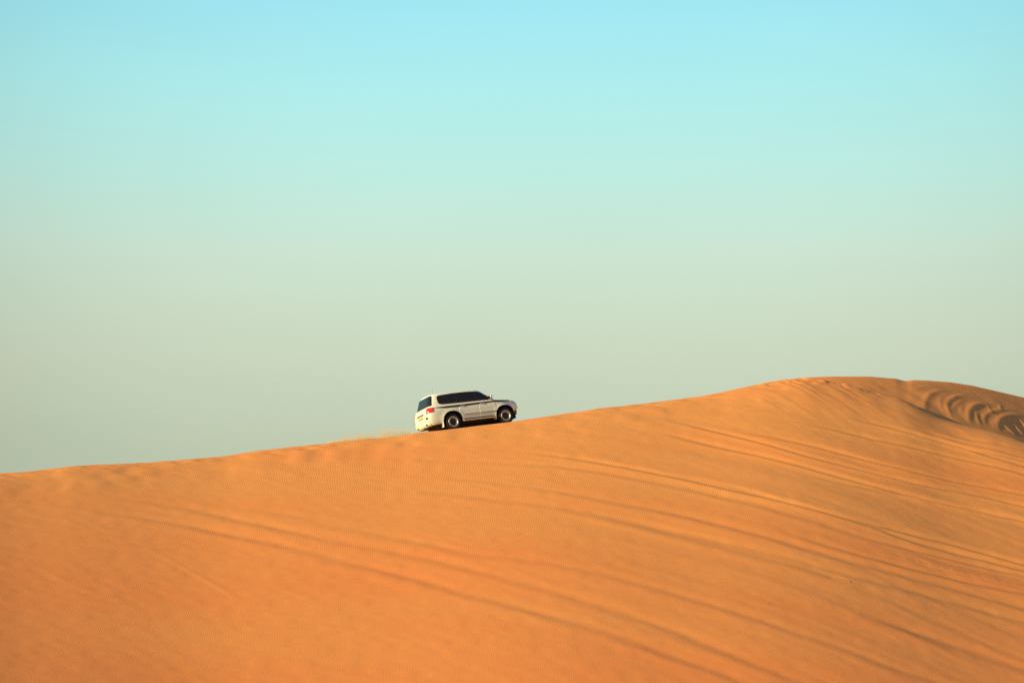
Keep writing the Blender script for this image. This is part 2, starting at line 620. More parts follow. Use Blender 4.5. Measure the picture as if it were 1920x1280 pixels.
# rear bumper
bump = link('rear_bumper', end_patch(LOW, .82, .82, .03, .46, .012, False, 40, 10), M['paint'], car)
for sgn in (-1, 1):
    t0 = float(LOW.t_of_y(.66, .28)); t1 = float(LOW.t_of_y(.80, .28))
    T, Q = np.meshgrid(np.linspace(t0, t1, 6), np.linspace(.36, .47, 5), indexing='ij')
    link('rear_reflector', patch(LOW, T, Q, .020, 1 if sgn < 0 else -1), M['trim'], bump)
    t0 = float(LOW.t_of_y(.46, .1)); t1 = float(LOW.t_of_y(.62, .1))
    T, Q = np.meshgrid(np.linspace(t0, t1, 6), np.linspace(.07, .15, 5), indexing='ij')
    link('fog_lamp', patch(LOW, T, Q, .020, 1 if sgn < 0 else -1), M['trim'], bump)

# lamps
for sgn in (1, -1):
    ta = float(LOW.t_of_y(.70, .8)); tb = float(LOW.t_of_x(-2.36, .8))
    T, F = np.meshgrid(np.linspace(ta, tb, 18), np.linspace(0, 1, 8), indexing='ij')
    q0 = np.interp(T, [ta, tb], [.66, .70]); q1 = np.interp(T, [ta, tb], [.965, .93])
    tl = link('tail_lamp', patch(LOW, T, q0 + (q1 - q0) * F, .016, sgn), M['red'], car)
    # headlamp wraps round the front corner
    ta = float(LOW.t_of_x(1.84, .85)); tb = float(LOW.t_of_y(.52, .85, True))
    T, F = np.meshgrid(np.linspace(ta, tb, 18), np.linspace(0, 1, 8), indexing='ij')
    q0 = np.interp(T, [ta, tb], [.80, .70]); q1 = np.interp(T, [ta, tb], [.955, .985])
    hl = link('headlamp', patch(LOW, T, q0 + (q1 - q0) * F, .012, sgn), M['lamp'], car)
    tm = ta + (tb - ta) * .62
    T, F = np.meshgrid(np.linspace(ta + .01, tm, 10), np.linspace(.08, .92, 6), indexing='ij')
    q0 = np.interp(T, [ta, tb], [.80, .70]); q1 = np.interp(T, [ta, tb], [.955, .985])
    link('turn_signal', patch(LOW, T, q0 + (q1 - q0) * F, .018, sgn), M['orange'], hl)

# doors with handles and mouldings
for sgn in (1, -1):
    for x0, x1 in ((.06, .97), (-1.02, .04)):
        xs = np.linspace(x0, x1, 40)
        d = link('door', side_patch(LOW, xs, lambda x: arch_low(x, .52, .585), cst(BELT - .035), .004, sgn, 14), M['paint'], car)
        hx = x0 + .17
        y = float(LOW.at(LOW.t_of_x(hx, .86), .86)[1])
        bm = rbox(hx + .02, (y - .028) * (1 if sgn > 0 else -1), 1.125, .24, .03, .042, .014)
        bm_obj('door_handle', bm, M['chrome'], d)
        a, b = max(x0 + .02, -.80), x1 - .02
        xs = np.linspace(a, b, 24)
        link('side_moulding', side_patch(LOW, xs, cst(.655), cst(.715), .022, sgn, 4), M['grey'], d)
    # dark stripe under the windows
    xs = np.r_[np.linspace(-2.30, .98, 80), np.linspace(1.0, 1.98, 30)]
    hi = lambda x: low_top(x) - np.interp(x, [-2.3, -1.4, .9, 1.4, 2.0], [.07, .055, .040, .032, .025])
    lo = lambda x: hi(x) - np.interp(x, [-2.3, -1.7, -1.0, .6, 1.2, 2.0], [.02, .10, .12, .09, .07, .05])
    link('side_stripe', side_patch(LOW, xs, lo, hi, .009, sgn, 4), M['stripe'], car)
    # running board
    bm = rbox(0.02, -.93 * (1 if sgn > 0 else -1), .395, 1.78, .18, .05, .02)
    bm_obj('running_board', bm, M['step'], car)
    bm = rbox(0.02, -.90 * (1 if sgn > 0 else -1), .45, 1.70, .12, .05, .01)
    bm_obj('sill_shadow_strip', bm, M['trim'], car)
    # mud flaps
    for xx, zz, hh in ((-WB - .545, .36, .34), (WB - .545, .39, .20)):
        bm = rbox(xx, -.835 * (1 if sgn > 0 else -1), zz, .035, .26, hh, .012)
        bm_obj('mud_flap', bm, M['paint'], car)
    # door mirror
    bm = bmesh.new()
    bmesh.ops.create_uvsphere(bm, u_segments=20, v_segments=12, radius=1)
    for v in bm.verts:
        v.co = Vector((math.copysign(abs(v.co.x) ** .7, v.co.x) * .075, math.copysign(abs(v.co.y) ** .7, v.co.y) * .12, math.copysign(abs(v.co.z) ** .7, v.co.z) * .10))
    bmesh.ops.translate(bm, vec=(.74, -1.03 * (1 if sgn > 0 else -1), 1.385), verts=bm.verts)
    b = rbox(.76, -.93 * (1 if sgn > 0 else -1), 1.31, .07, .18, .04, .01)
    me = bpy.data.meshes.new('t'); b.to_mesh(me); b.free(); bm.from_mesh(me); bpy.data.meshes.remove(me)
    mo = bm_obj('door_mirror', bm, M['chrome'], car, True)
    bm = rbox(.668, -1.03 * (1 if sgn > 0 else -1), 1.385, .012, .17, .14, .005)
    bm_obj('mirror_glass', bm, M['glass'], mo)
    # small badge on the wing
    y = float(LOW.at(LOW.t_of_x(1.08, .8), .8)[1])
    bm = rbox(1.10, (y - .004) * (1 if sgn > 0 else -1), 1.075, .075, .014, .03, .006)
    bm_obj('wing_badge', bm, M['grey'], car)

# nose: grille and dark lower bumper
gr = link('grille', end_patch(LOW, .48, .46, .62, .93, .012, True, 24, 8), M['trim'], car)
bm = bmesh.new()
for zz in (.93, .99, 1.05):
    b = rbox(2.315 - (zz - .93) * .35, 0, zz, .03, .92, .022, .006)
    me = bpy.data.meshes.new('t'); b.to_mesh(me); b.free(); bm.from_mesh(me); bpy.data.meshes.remove(me)
bm_obj('grille_bars', bm, M['chrome'], gr)
# lower valance follows the nose in plan
vs, fs = [], []
ts = np.linspace(float(LOW.t_of_x(1.93, .12)), math.pi, 26)
pr = LOW.at(ts, np.full_like(ts, .06))
full = np.r_[pr, (pr * (1, -1, 1))[::-1][1:]]
ctr = np.array([1.9, 0, 0])
for zz, k in ((.66, .985), (.58, .985), (.48, .955), (.45, .90)):
    for p in full:
        vs.append((1.85 + (p[0] - 1.85) * k, p[1] * k, zz))
n = len(full)
for a in range(3):
    for i in range(n - 1):
        fs.append((a * n + i, a * n + i + 1, (a + 1) * n + i + 1, (a + 1) * n + i))
fs.append(tuple(range(3 * n, 4 * n))); fs.append(tuple(range(n))[::-1])
for a in range(3):
    fs.append((a * n + n - 1, a * n, (a + 1) * n, (a + 1) * n + n - 1))
me = mesh_from(vs, fs, False)
bm = bmesh.new(); bm.from_mesh(me); bmesh.ops.recalc_face_normals(bm, faces=bm.faces); bm.to_mesh(me); bm.free()
link('lower_bumper', me, M['trim'], car)

# whip antenna on the rear of the roof
bm = bmesh.new()
bmesh.ops.create_cone(bm, cap_ends=True, segments=8, radius1=.004, radius2=.002, depth=.40)
bmesh.ops.rotate(bm, cent=(0, 0, 0), matrix=Matrix.Rotation(R(7), 3, 'Y'), verts=bm.verts)
bmesh.ops.translate(bm, vec=(-2.10, -.62, 2.04), verts=bm.verts)
b = rbox(-2.10, -.62, 1.835, .07, .05, .04, .01)
me = bpy.data.meshes.new('t'); b.to_mesh(me); b.free(); bm.from_mesh(me); bpy.data.meshes.remove(me)
bm_obj('antenna', bm, M['trim'], car)

car.matrix_world = car_mw

# ------------------------------------------------------------------ dune
def pts(s):
    return np.array([tuple(map(float, p.split(','))) for p in s.split()])


def vnoise(x, y, seed):
    """smooth value noise"""
    def h(i, j):
        n = (i.astype(np.int64) * 374761393 + j.astype(np.int64) * 668265263 + seed * 974711) & 0x7fffffff
        n = ((n ^ (n >> 13)) * 1274126177) & 0x7fffffff
        return ((n ^ (n >> 16)) & 0xffff) / 65535.0
    i = np.floor(x); j = np.floor(y)
    fx = x - i; fy = y - j
    fx = fx * fx * fx * (fx * (fx * 6 - 15) + 10); fy = fy * fy * fy * (fy * (fy * 6 - 15) + 10)
    a, b, c, d = h(i, j), h(i + 1, j), h(i, j + 1), h(i + 1, j + 1)
    return (a * (1 - fx) + b * fx) * (1 - fy) + (c * (1 - fx) + d * fx) * fy - .5


# crest of the near dune and of the slope behind it, as seen from the camera
crestA = pts('-900,1060 -500,960 -200,905 0,886.5 40,885 80,880.5 140,873 220,869 300,865 350,861 400,857 440,852 480,845 540,838 600,832 650,826 700,822 760,815 780,810.5 '
             '830,806 870,801 910,796.5 950,791.5 985,786 1030,779 1080,772.5 1120,766 1180,759 1250,751 1320,742 1360,734 1400,724.5 1440,716.5 1480,711 1500,708.5 1520,709 1545,712.5 1587,720 1620,729 1647,736 '
             '1691,748 1721,762 1766,785 1813,799 1855,808 1890,818 1920,829 2000,860 2150,905 2400,960 2900,1040')
crestB = pts('-900,1400 1380,900 1440,760 1480,716 1500,708.5 1530,706.5 1560,705.5 1630,705.5 1660,708 1681,709.5 1690,713 1702,714.5 1708,712 1740,713 1780,716 1820,722 1860,731 1920,745 2000,766 2150,800 2400,850 2900,930')
pa, ea = ray(crestA[:, 0], crestA[:, 1])
pb, eb = ray(crestB[:, 0], crestB[:, 1])
TE_A = smooth_interp(pa, ea, .0006) if False else (lambda f: np.interp(f, pa, ea))


def smooth_curve(px, py, w):
    g = np.linspace(px[0], px[-1], 12001)
    y = np.interp(g, px, py)
    s = w / (g[1] - g[0])
    k = np.arange(-int(3 * s) - 1, int(3 * s) + 2)
    wt = np.exp(-.5 * (k / s) ** 2); wt /= wt.sum()
    y = np.convolve(np.pad(y, len(k) // 2, mode='edge'), wt, mode='valid')
    return lambda f: np.interp(f, g, y)


TE_A = smooth_curve(pa, ea, .0022)
TE_B = smooth_curve(pb, eb, .0008)
u2p = lambda u: float(ray(u, 760)[0])
# range of the crest at each azimuth: it runs away to the right, past the car, then turns back round the hollow
rA = np.array([(-900, 92), (-400, 99), (0, 107), (400, 112), (786, 115.8), (849, 116.30), (950, 117.55), (1030, 118.6), (1200, 121.5), (1400, 125.5), (1500, 127.6), (1600, 128.2), (1750, 127.4), (1920, 126.2), (2300, 122), (2900, 114)])
RC_A = smooth_curve(np.array([u2p(u) for u in rA[:, 0]]), rA[:, 1], .016)
TE_AS = smooth_curve(pa, ea, .022)
TE_BS = smooth_curve(pb, eb, .012)
rB = np.array([(-900, 128), (1450, 128), (1530, 129.6), (1630, 133), (1700, 135.3), (1800, 139.6), (1920, 143.8), (2300, 160), (2900, 170)])
RC_B = smooth_curve(np.array([u2p(u) for u in rB[:, 0]]), rB[:, 1], .008)


def hyp(t, w):
    return np.sqrt(t * t + w * w) - w


def base_height(phi, r):
    x = r * np.sin(phi); y = r * np.cos(phi)
    t = RC_A(phi) - r
    kf = .262 + 0 * phi
    f = np.where(t > 0, kf * hyp(np.maximum(t, 0), 3.0), .50 * hyp(np.minimum(t, 0), 2.2))
    loc = np.exp(-np.abs(t) / 6.5)                         # crest shape fades into the broad face
    zA = CAM_Z + r * (TE_AS(phi) * (1 - loc) + TE_A(phi) * loc) - f
    # broad swells across the windward face, fading out at the crest
    fade = 1 - np.exp(-(np.maximum(t, 0) / 11) ** 2)
    zA = zA - .045 * 3.5 * np.logaddexp(0, (x - 5) / 3.5) * (1 - np.exp(-(np.maximum(t, 0) / 11) ** 2))
    zA = zA + fade * (.35 * vnoise(x / 30 + y / 22, y / 16 - x / 40, 3) + .12 * vnoise(x / 16 + y / 11, y / 7 - x / 14 + 3, 5))
    tb = RC_B(phi) - r
    fb = .7 * np.maximum(t - 1.5, 0) + np.where(tb > 0, .235 * hyp(np.maximum(tb, 0), 1.2), .5 * hyp(np.minimum(tb, 0), 1.0))
    locb = np.exp(-np.abs(tb) / 2.5)
    zB = CAM_Z + r * (TE_BS(phi) * (1 - locb) + TE_B(phi) * locb) - fb
    return zA, zB, t, tb


def unproject(uv):
    """where sight lines meet the near dune face"""
    phi, te = ray(uv[:, 0], uv[:, 1])
    rr = np.linspace(42, 131, 3000)
    out = []
    for p, e in zip(phi, te):
        zA, zB, t, tb = base_height(np.full_like(rr, p), rr)
        hit = np.where((zA >= CAM_Z + rr * e) & (t > -.5))[0]
        r = rr[hit[0]] if len(hit) else float(RC_A(p))
        out.append((r * math.sin(p), r * math.cos(p)))
    return np.array(out)


def unprojectB(uv):
    phi, te = ray(uv[:, 0], uv[:, 1])
    rr = np.linspace(100, 150, 2400)
    out = []
    for p, e in zip(phi, te):
        zA, zB, t, tb = base_height(np.full_like(rr, p), rr)
        hit = np.where(zB >= CAM_Z + rr * e)[0]
        r = rr[hit[0]] if len(hit) else float(RC_B(p))
        out.append((r * math.sin(p), r * math.cos(p)))
    return np.array(out)


def densify(p, step=.5):
    q = p
    for _ in range(3):                                     # corner cutting
        a = q[:-1] * .75 + q[1:] * .25
        b = q[:-1] * .25 + q[1:] * .75
        q = np.r_[q[:1], np.stack([a, b], 1).reshape(-1, 2), q[-1:]]
    return q


# grid in range and azimuth about the viewer's hill, fine where the face is in view
half = math.radians(13.2)
phis = np.r_[np.radians(np.linspace(-80, -14.5, 60)), np.linspace(-half, half, 900), np.radians(np.linspace(14.5, 80, 60))]
rs = np.r_[np.linspace(40, 74, 40), np.arange(74.3, 134, .105), np.linspace(134.2, 152, 110), np.linspace(153, 230, 50)]
PH, RR = np.meshgrid(phis, rs, indexing='ij')
X = RR * np.sin(PH); Y = RR * np.cos(PH)
ZA, ZB, TA, TB = base_height(PH, RR)


def carve(Z, line, depth, width, bank=.5, fade_in=.15, fade_out=0.0):
    """a tyre track or wind step along a line: a groove with a raised bank on its near side"""
    seg_a = line[:-1]; seg_b = line[1:]
    L = np.linalg.norm(seg_b - seg_a, axis=1)
    S = np.r_[0, np.cumsum(L)]
    m = 6 * width + .6
    for i in range(len(seg_a)):
        x0, x1 = min(seg_a[i, 0], seg_b[i, 0]) - m, max(seg_a[i, 0], seg_b[i, 0]) + m
        y0, y1 = min(seg_a[i, 1], seg_b[i, 1]) - m, max(seg_a[i, 1], seg_b[i, 1]) + m
        idx = np.where((X > x0) & (X < x1) & (Y > y0) & (Y < y1))
        if not len(idx[0]):
            continue
        px = X[idx]; py = Y[idx]
        d = seg_b[i] - seg_a[i]
        u = ((px - seg_a[i, 0]) * d[0] + (py - seg_a[i, 1]) * d[1]) / (L[i] ** 2 + 1e-9)
        uc = np.clip(u, 0, 1)
        dx = px - (seg_a[i, 0] + uc * d[0]); dy = py - (seg_a[i, 1] + uc * d[1])
        dist = np.hypot(dx, dy)
        sgn = np.sign(dx * d[1] - dy * d[0])                # + on the right-hand side of travel
        s = (S[i] + uc * L[i]) / S[-1]
        better = dist < DIST[idx]
        ii = (idx[0][better], idx[1][better])
        DIST[ii] = dist[better]; SIDE[ii] = sgn[better]; ALONG[ii] = s[better]
    idx = np.where(DIST < 6 * width + .5)
    d = DIST[idx] * SIDE[idx]; s = ALONG[idx]
    amp = np.clip(s / max(fade_in, 1e-3), 0, 1) * (np.clip((1 - s) / fade_out, 0, 1) if fade_out > 0 else 1)
    amp = amp * (.75 + .7 * vnoise(X[idx] / 3.5, Y[idx] / 3.5, 77))
    prof = -np.exp(-.5 * (d / width) ** 2) + bank * np.exp(-.5 * ((d - 2.1 * width) / (1.4 * width)) ** 2)
    Z[idx] += depth * amp * prof
    DIST[idx] = 1e9


DIST = np.full(X.shape, 1e9); SIDE = np.zeros(X.shape); ALONG = np.zeros(X.shape)


def c6(s): p = pts(s); return np.c_[960 + p[:, 0] / 2, 780 + p[:, 1] / 2]
def c5(s): p = pts(s); return np.c_[1350 + p[:, 0] / 3.368, 680 + p[:, 1] / 3.368]
def c7(s): p = pts(s); return np.c_[p[:, 0] / 2, 850 + p[:, 1] / 2]


tracks = [
    (np.r_[c7('1300,5 1500,20 1750,32'), c6('0,175 200,190 420,225 620,265 800,305 1000,355 1180,410 1360,465 1560,530 1700,570 1960,615')], .075, .16),
    (c6('0,130 250,160 500,205 700,245 880,290 1100,340 1300,395 1500,440 1700,490 1960,560'), .075, .14),
    (c6('560,205 760,248 940,296 1150,352 1330,410 1500,470 1700,520 1960,585'), .05, .12),
    (np.r_[c7('1300,115 1600,140'), c6('0,320 200,345 400,385 600,425 800,475 1000,520 1200,580 1400,630 1600,680 1760,725 1960,780')], .10, .18),
    (np.r_[c7('1350,70 1700,90'), c6('0,255 200,285 400,325 600,360 800,410 1000,465 1200,525 1500,605 1700,655 1960,730')], .09, .17),
    (np.r_[c7('300,140 500,175 700,200 900,250 1100,290 1300,335 1500,370 1700,415'), c6('0,610 200,670 400,730 600,800 800,880 1000,960 1100,1005')], .10, .18),
    (np.r_[c7('60,180 250,190 500,235 700,265 900,310 1100,350 1300,405 1500,450 1700,510'), c6('0,705 200,760 400,820 600,895 760,950 900,1010')], .10, .18),
    (np.r_[c7('800,180 1100,230 1250,265 1400,300 1600,335 1800,385'), c6('0,525 300,580 600,660 800,720 1000,790 1250,870 1450,950 1620,1005')], .08, .17),
    (c5('-400,340 0,440 300,510 560,590 800,650 1000,700 1300,770 1560,820 1750,860 1980,915'), .085, .13),
    (c5('100,430 400,480 700,550 950,620 1200,680 1500,750 1750,790 1980,840'), .07, .12),
    (c5('-400,430 0,530 300,590 600,670 850,740 1150,820 1400,880 1700,940 2000,1010'), .085, .14),
    (c5('450,365 800,440 1000,485 1300,550 1600,620 1980,715'), .06, .12),
    (c5('800,345 1200,440 1500,520 1700,590 1980,670'), .07, .12),
    (c5('1150,400 1500,490 1980,610'), .05, .11),
    (c5('1400,440 1700,500 1980,565'), .05, .11),
    (c5('1000,400 1350,490 1650,560 1980,635'), .04, .10),
    (c5('500,700 900,790 1300,860 1700,950 2000,1020'), .04, .12),
    (c6('1000,430 1300,520 1600,595 1960,670'), .05, .14),
    (c6('1250,440 1500,500 1750,560 1960,605'), .04, .10),
    (c6('1300,740 1500,800 1700,870 1960,960'), .06, .25),
    (c6('300,370 600,440 900,520 1200,600'), .04, .2),
]
for line, dep, wid in tracks:
    w = unproject(line)
    left = line[:, 0].min() < 800
    carve(ZA, densify(w), dep * (.46 if left else 1.3), wid * (1.6 if left else 1.45), .55, .3)
q = unproject(np.array([[1300., 900.], [1800., 1050.]]))
sdir = (q[1] - q[0]) / np.linalg.norm(q[1] - q[0])
al = X * sdir[0] + Y * sdir[1]; pe = -X * sdir[1] + Y * sdir[0]
bend = pe + .004 * (al - al.mean()) ** 2
stk = np.clip((X + 4) / 14, 0, 1) * np.clip(TA / 5, 0, 1)
ZA += stk * (.035 * vnoise(bend / 1.5, al / 34, 71) + .016 * vnoise(bend / .6, al / 22, 72))
# pale wind ridges on the left
for line, dep, wid in ((c7('540,350 640,400 720,445 810,495 920,560'), .035, .10), (c7('100,400 280,500 450,560'), .02, .12), (c7('1200,170 1300,215 1400,230'), .02, .10)):
    carve(ZA, densify(unproject(line)), -dep * .3, wid, .3, .2, .3)

# wheel ruts along the crest where cars have been driving, and the trampled sand there
crest_u = np.linspace(60, 770, 60)
def crest_line(off):
    p = np.array([u2p(u) for u in crest_u])
    r = RC_A(p) - off
    return np.c_[r * np.sin(p), r * np.cos(p)]
band = np.exp(-.5 * ((TA - 1.3) / .9) ** 2) * np.clip((u2p(1420) - PH) / .02, 0, 1) * (1 - .85 * np.exp(-.5 * ((PH - u2p(870)) / .022) ** 2))
ZA += band * (.08 * vnoise(X / 1.4, Y / .8, 21) + .05 * vnoise(X / .5, Y / .40, 22))
carve(ZA, crest_line(1.0), .07, .20, .5, .1, .1)
ZA += np.exp(-.5 * ((TA - 3.5) / 2.0) ** 2) * .05 * vnoise(X / .8, Y / 1.6, 23)
# slumped, trodden sand below the summit
phs = PH - u2p(1540)
sl = np.exp(-.5 * (phs / .022) ** 2) * np.clip((TA + .3) / 1.0, 0, 1) * np.exp(-np.clip(TA - 1, 0, 99) / 4.5)
ZA += sl * (.03 * vnoise((X - .5 * (128 - Y)) / .6, Y / 6.0, 31) + .03 * vnoise((X - .45 * (128 - Y)) / .28, Y / 4.0, 32))
clod = np.exp(-.5 * (phs / .016) ** 2) * np.exp(-.5 * ((TA - .9) / .6) ** 2)
ZA += clod * (.34 * np.maximum(vnoise(X / .42, Y / .40, 33), -.1))
ZA += .012 * vnoise(X / .5, Y / .5, 41) * np.clip(TA / 3, 0, 1)

# scoops and lobes of sand on the lee slope behind
def c8(s): p = pts(s); return np.c_[1650 + p[:, 0] / 7.111, 690 + p[:, 1] / 7.111]
arcs = [
    ('600,640 590,560 600,470 630,400 700,345 790,310 880,300', .15, .12), ('440,300 540,265 640,245 780,250 900,265', .05, .09),
    ('540,600 520,520 540,440', .06, .10), ('880,640 830,560 800,480 820,400 900,350', .07, .10),
    ('960,690 910,590 890,500 920,440 1010,400 1110,375 1250,390', .14, .11), ('960,590 1000,520 1060,460 1150,410', .07, .07),
    ('700,330 800,300 960,300 1100,320', .03, .08), ('950,420 1030,370 1120,345 1240,340', .05, .07), ('1100,660 1080,560 1110,480', .05, .09),
    ('1190,760 1180,660 1200,570 1250,515 1340,480 1450,470 1560,480', .17, .12), ('1340,780 1300,690 1290,630 1310,580', .10, .08),
    ('1400,790 1385,710 1405,640 1500,590 1620,560 1830,545', .11, .09), ('1600,870 1560,800 1580,730 1650,670 1740,635 1850,625 1960,640', .18, .12),
    ('1810,900 1720,830 1640,750', .13, .08), ('1930,930 1860,840 1800,760 1700,680', .13, .08), ('1990,860 1920,740 1840,660', .12, .08),
    ('1495,610 1460,550 1435,490', .07, .06), ('1610,560 1600,530 1612,490', .09, .06), ('1530,830 1500,760 1520,700', .05, .08),
]
for s, dep, wid in arcs:
    w = unprojectB(c8(s))
    carve(ZB, densify(w), -dep * .46, wid * 1.1, .0, .18, .35)
    if dep > .09:
        carve(ZB, densify(w), -dep * .22, wid * 3.0, .0, .25, .45)
ZB += np.clip(TB, 0, 3) / 3 * (.10 * vnoise(X / 2.2, Y / 3.0, 51) + .03 * vnoise(X / .7, Y / 1.0, 52))

# ground under the car: the crest is packed down to the plane the car drives on
inv = np.array(car_mw.inverted())
A3 = np.array(car_mw)
# local plane z = c -> world height at (x, y)
nrm = A3[:3, 2]
p0 = np.array(CAR_LOC) + nrm * .01
Zp = p0[2] - (nrm[0] * (X - p0[0]) + nrm[1] * (Y - p0[1])) / nrm[2]
lx = inv[0, 0] * X + inv[0, 1] * Y + inv[0, 2] * Zp + inv[0, 3]
ly = inv[1, 0] * X + inv[1, 1] * Y + inv[1, 2] * Zp + inv[1, 3]
dx = np.maximum(np.abs(lx) - 2.3, 0); dyr = np.maximum(-ly - .80, 0) / .22; dyl = np.maximum(ly - 1.3, 0) / 1.6
msk = np.exp(-.5 * ((dx / .9) ** 2 + dyr ** 2 + dyl ** 2))
Zp = Zp + .02 * vnoise(X / .5, Y / .5, 61)
ZA = ZA * (1 - msk) + Zp * msk


Zm = np.maximum(ZA, ZB)
df = np.abs(ZA - ZB)
Zm = Zm + np.where(df < .25, (.25 - df) ** 2 / (4 * .25), 0) * np.clip((PH - u2p(1500)) / .01, 0, 1) * np.clip((6 - TA) / 5, 0, 1)
k = .6
Z = k * np.logaddexp(Zm / k, -.3 / k)                     # melts into the plain
# plain out beyond the flanks
n_i, n_j = X.shape
verts = np.stack([X, Y, Z], -1).reshape(-1, 3).astype(np.float32)
ii, jj = np.meshgrid(np.arange(n_i - 1), np.arange(n_j - 1), indexing='ij')
a = (ii * n_j + jj).ravel()
quads = np.stack([a, a + 1, a + n_j + 1, a + n_j], 1).astype(np.int32)[:, ::-1]
dm = bpy.data.meshes.new('sand_dune')
dm.vertices.add(len(verts)); dm.vertices.foreach_set('co', verts.ravel())
dm.loops.add(quads.size); dm.loops.foreach_set('vertex_index', quads.ravel())
dm.polygons.add(len(quads))
dm.polygons.foreach_set('loop_start', np.arange(0, quads.size, 4, dtype=np.int32))
dm.polygons.foreach_set('use_smooth', np.ones(len(quads), dtype=bool))
dm.update(calc_edges=True)
dm.validate()
if dm.polygons[0].normal.z < 0:
    dm.flip_normals()


# ------------------------------------------------------------------ sand material
def sand_material():
    m = bpy.data.materials.new('orange_sand')
    m.use_nodes = True
    t = m.node_tree; N = t.nodes; L = t.links
    b = N['Principled BSDF']
    b.inputs['Roughness'].default_value = .95
    b.inputs['Specular IOR Level'].default_value = .1
    tc = N.new('ShaderNodeTexCoord')

    def noise(scale, detail, mapping=None, rough=.5):
        n = N.new('ShaderNodeTexNoise')
        n.inputs['Scale'].default_value = scale; n.inputs['Detail'].default_value = detail; n.inputs['Roughness'].default_value = rough
        if mapping:
            mp = N.new('ShaderNodeMapping')
            mp.inputs['Rotation'].default_value = (0, 0, mapping[0]); mp.inputs['Scale'].default_value = mapping[1]
            L.new(tc.outputs['Object'], mp.inputs[0]); L.new(mp.outputs[0], n.inputs['Vector'])
        else:
            L.new(tc.outputs['Object'], n.inputs['Vector'])
        return n

    def rampn(src, p0, p1, c0=(0, 0, 0), c1=(1, 1, 1)):
        r = N.new('ShaderNodeValToRGB')
        r.color_ramp.elements[0].position = p0; r.color_ramp.elements[1].position = p1
        r.color_ramp.elements[0].color = (*c0, 1); r.color_ramp.elements[1].color = (*c1, 1)
        L.new(src, r.inputs[0]); return r

    # streaks of coarser ochre grains following the wind across the face
    big = noise(.16, 4, (R(35), (.35, 1.0, .5)), .55)
    mask = rampn(big.outputs['Fac'], .28, .76)
    col = N.new('ShaderNodeMix'); col.data_type = 'RGBA'
    col.inputs['A'].default_value = (*SAND_A, 1)
    col.inputs['B'].default_value = (*SAND_B, 1)
    sx = N.new('ShaderNodeSeparateXYZ'); L.new(tc.outputs['Object'], sx.inputs[0])
    hm = N.new('ShaderNodeMapRange'); hm.inputs['From Min'].default_value = 80; hm.inputs['From Max'].default_value = 108
    hm.inputs['To Min'].default_value = -.45; hm.inputs['To Max'].default_value = .35
    L.new(sx.outputs['Y'], hm.inputs['Value'])
    ad = N.new('ShaderNodeMath'); ad.operation = 'ADD'; ad.use_clamp = True
    L.new(mask.outputs[0], ad.inputs[0]); L.new(hm.outputs[0], ad.inputs[1])
    L.new(ad.outputs[0], col.inputs['Factor'])
    fine = noise(2.3, 8, None, .65)
    fr = rampn(fine.outputs['Fac'], .25, .75, (.97, .97, .97), (1.03, 1.03, 1.03))
    cm = N.new('ShaderNodeMix'); cm.data_type = 'RGBA'; cm.blend_type = 'MULTIPLY'; cm.inputs['Factor'].default_value = 1
    L.new(col.outputs['Result'], cm.inputs['A']); L.new(fr.outputs[0], cm.inputs['B'])
    L.new(cm.outputs['Result'], b.inputs['Base Color'])
    # wind ripples
    mp = N.new('ShaderNodeMapping')
    mp.inputs['Rotation'].default_value = (0, 0, R(-8)); mp.inputs['Scale'].default_value = (1, .38, .38)
    L.new(tc.outputs['Object'], mp.inputs[0])
    wv = N.new('ShaderNodeTexWave'); wv.wave_type = 'BANDS'; wv.bands_direction = 'X'; wv.wave_profile = 'SIN'
    wv.inputs['Scale'].default_value = 4.2
    wv.inputs['Distortion'].default_value = 8.0
    wv.inputs['Detail'].default_value = 2.5
    wv.inputs['Detail Scale'].default_value = .55
    L.new(mp.outputs[0], wv.inputs['Vector'])
    rm = noise(.11, 3, (R(30), (.5, 1, 1)))
    rmask = rampn(rm.outputs['Fac'], .36, .60)
    mu = N.new('ShaderNodeMath'); mu.operation = 'MULTIPLY'
    hm2 = N.new('ShaderNodeMapRange'); hm2.inputs['From Min'].default_value = 92; hm2.inputs['From Max'].default_value = 110
    hm2.inputs['To Min'].default_value = .25; hm2.inputs['To Max'].default_value = 1.0
    L.new(sx.outputs['Y'], hm2.inputs['Value'])
    mu0 = N.new('ShaderNodeMath'); mu0.operation = 'MULTIPLY'
    L.new(rmask.outputs[0], mu0.inputs[0]); L.new(hm2.outputs[0], mu0.inputs[1])
    L.new(wv.outputs['Fac'], mu.inputs[0]); L.new(mu0.outputs[0], mu.inputs[1])
    bp = N.new('ShaderNodeBump'); bp.inputs['Strength'].default_value = .55; bp.inputs['Distance'].default_value = .007
    L.new(mu.outputs[0], bp.inputs['Height'])
    gn = noise(9.0, 10, None, .75)
    bp2 = N.new('ShaderNodeBump'); bp2.inputs['Strength'].default_value = .24; bp2.inputs['Distance'].default_value = .03
    L.new(gn.outputs['Fac'], bp2.inputs['Height']); L.new(bp.outputs[0], bp2.inputs['Normal'])
    L.new(bp2.outputs[0], b.inputs['Normal'])
    return m


SAND_A = (.665, .268, .087)
SAND_B = (.645, .314, .102)
sand = sand_material()
dune = link('sand_dune', dm, sand)
dune['kind'] = 'structure'

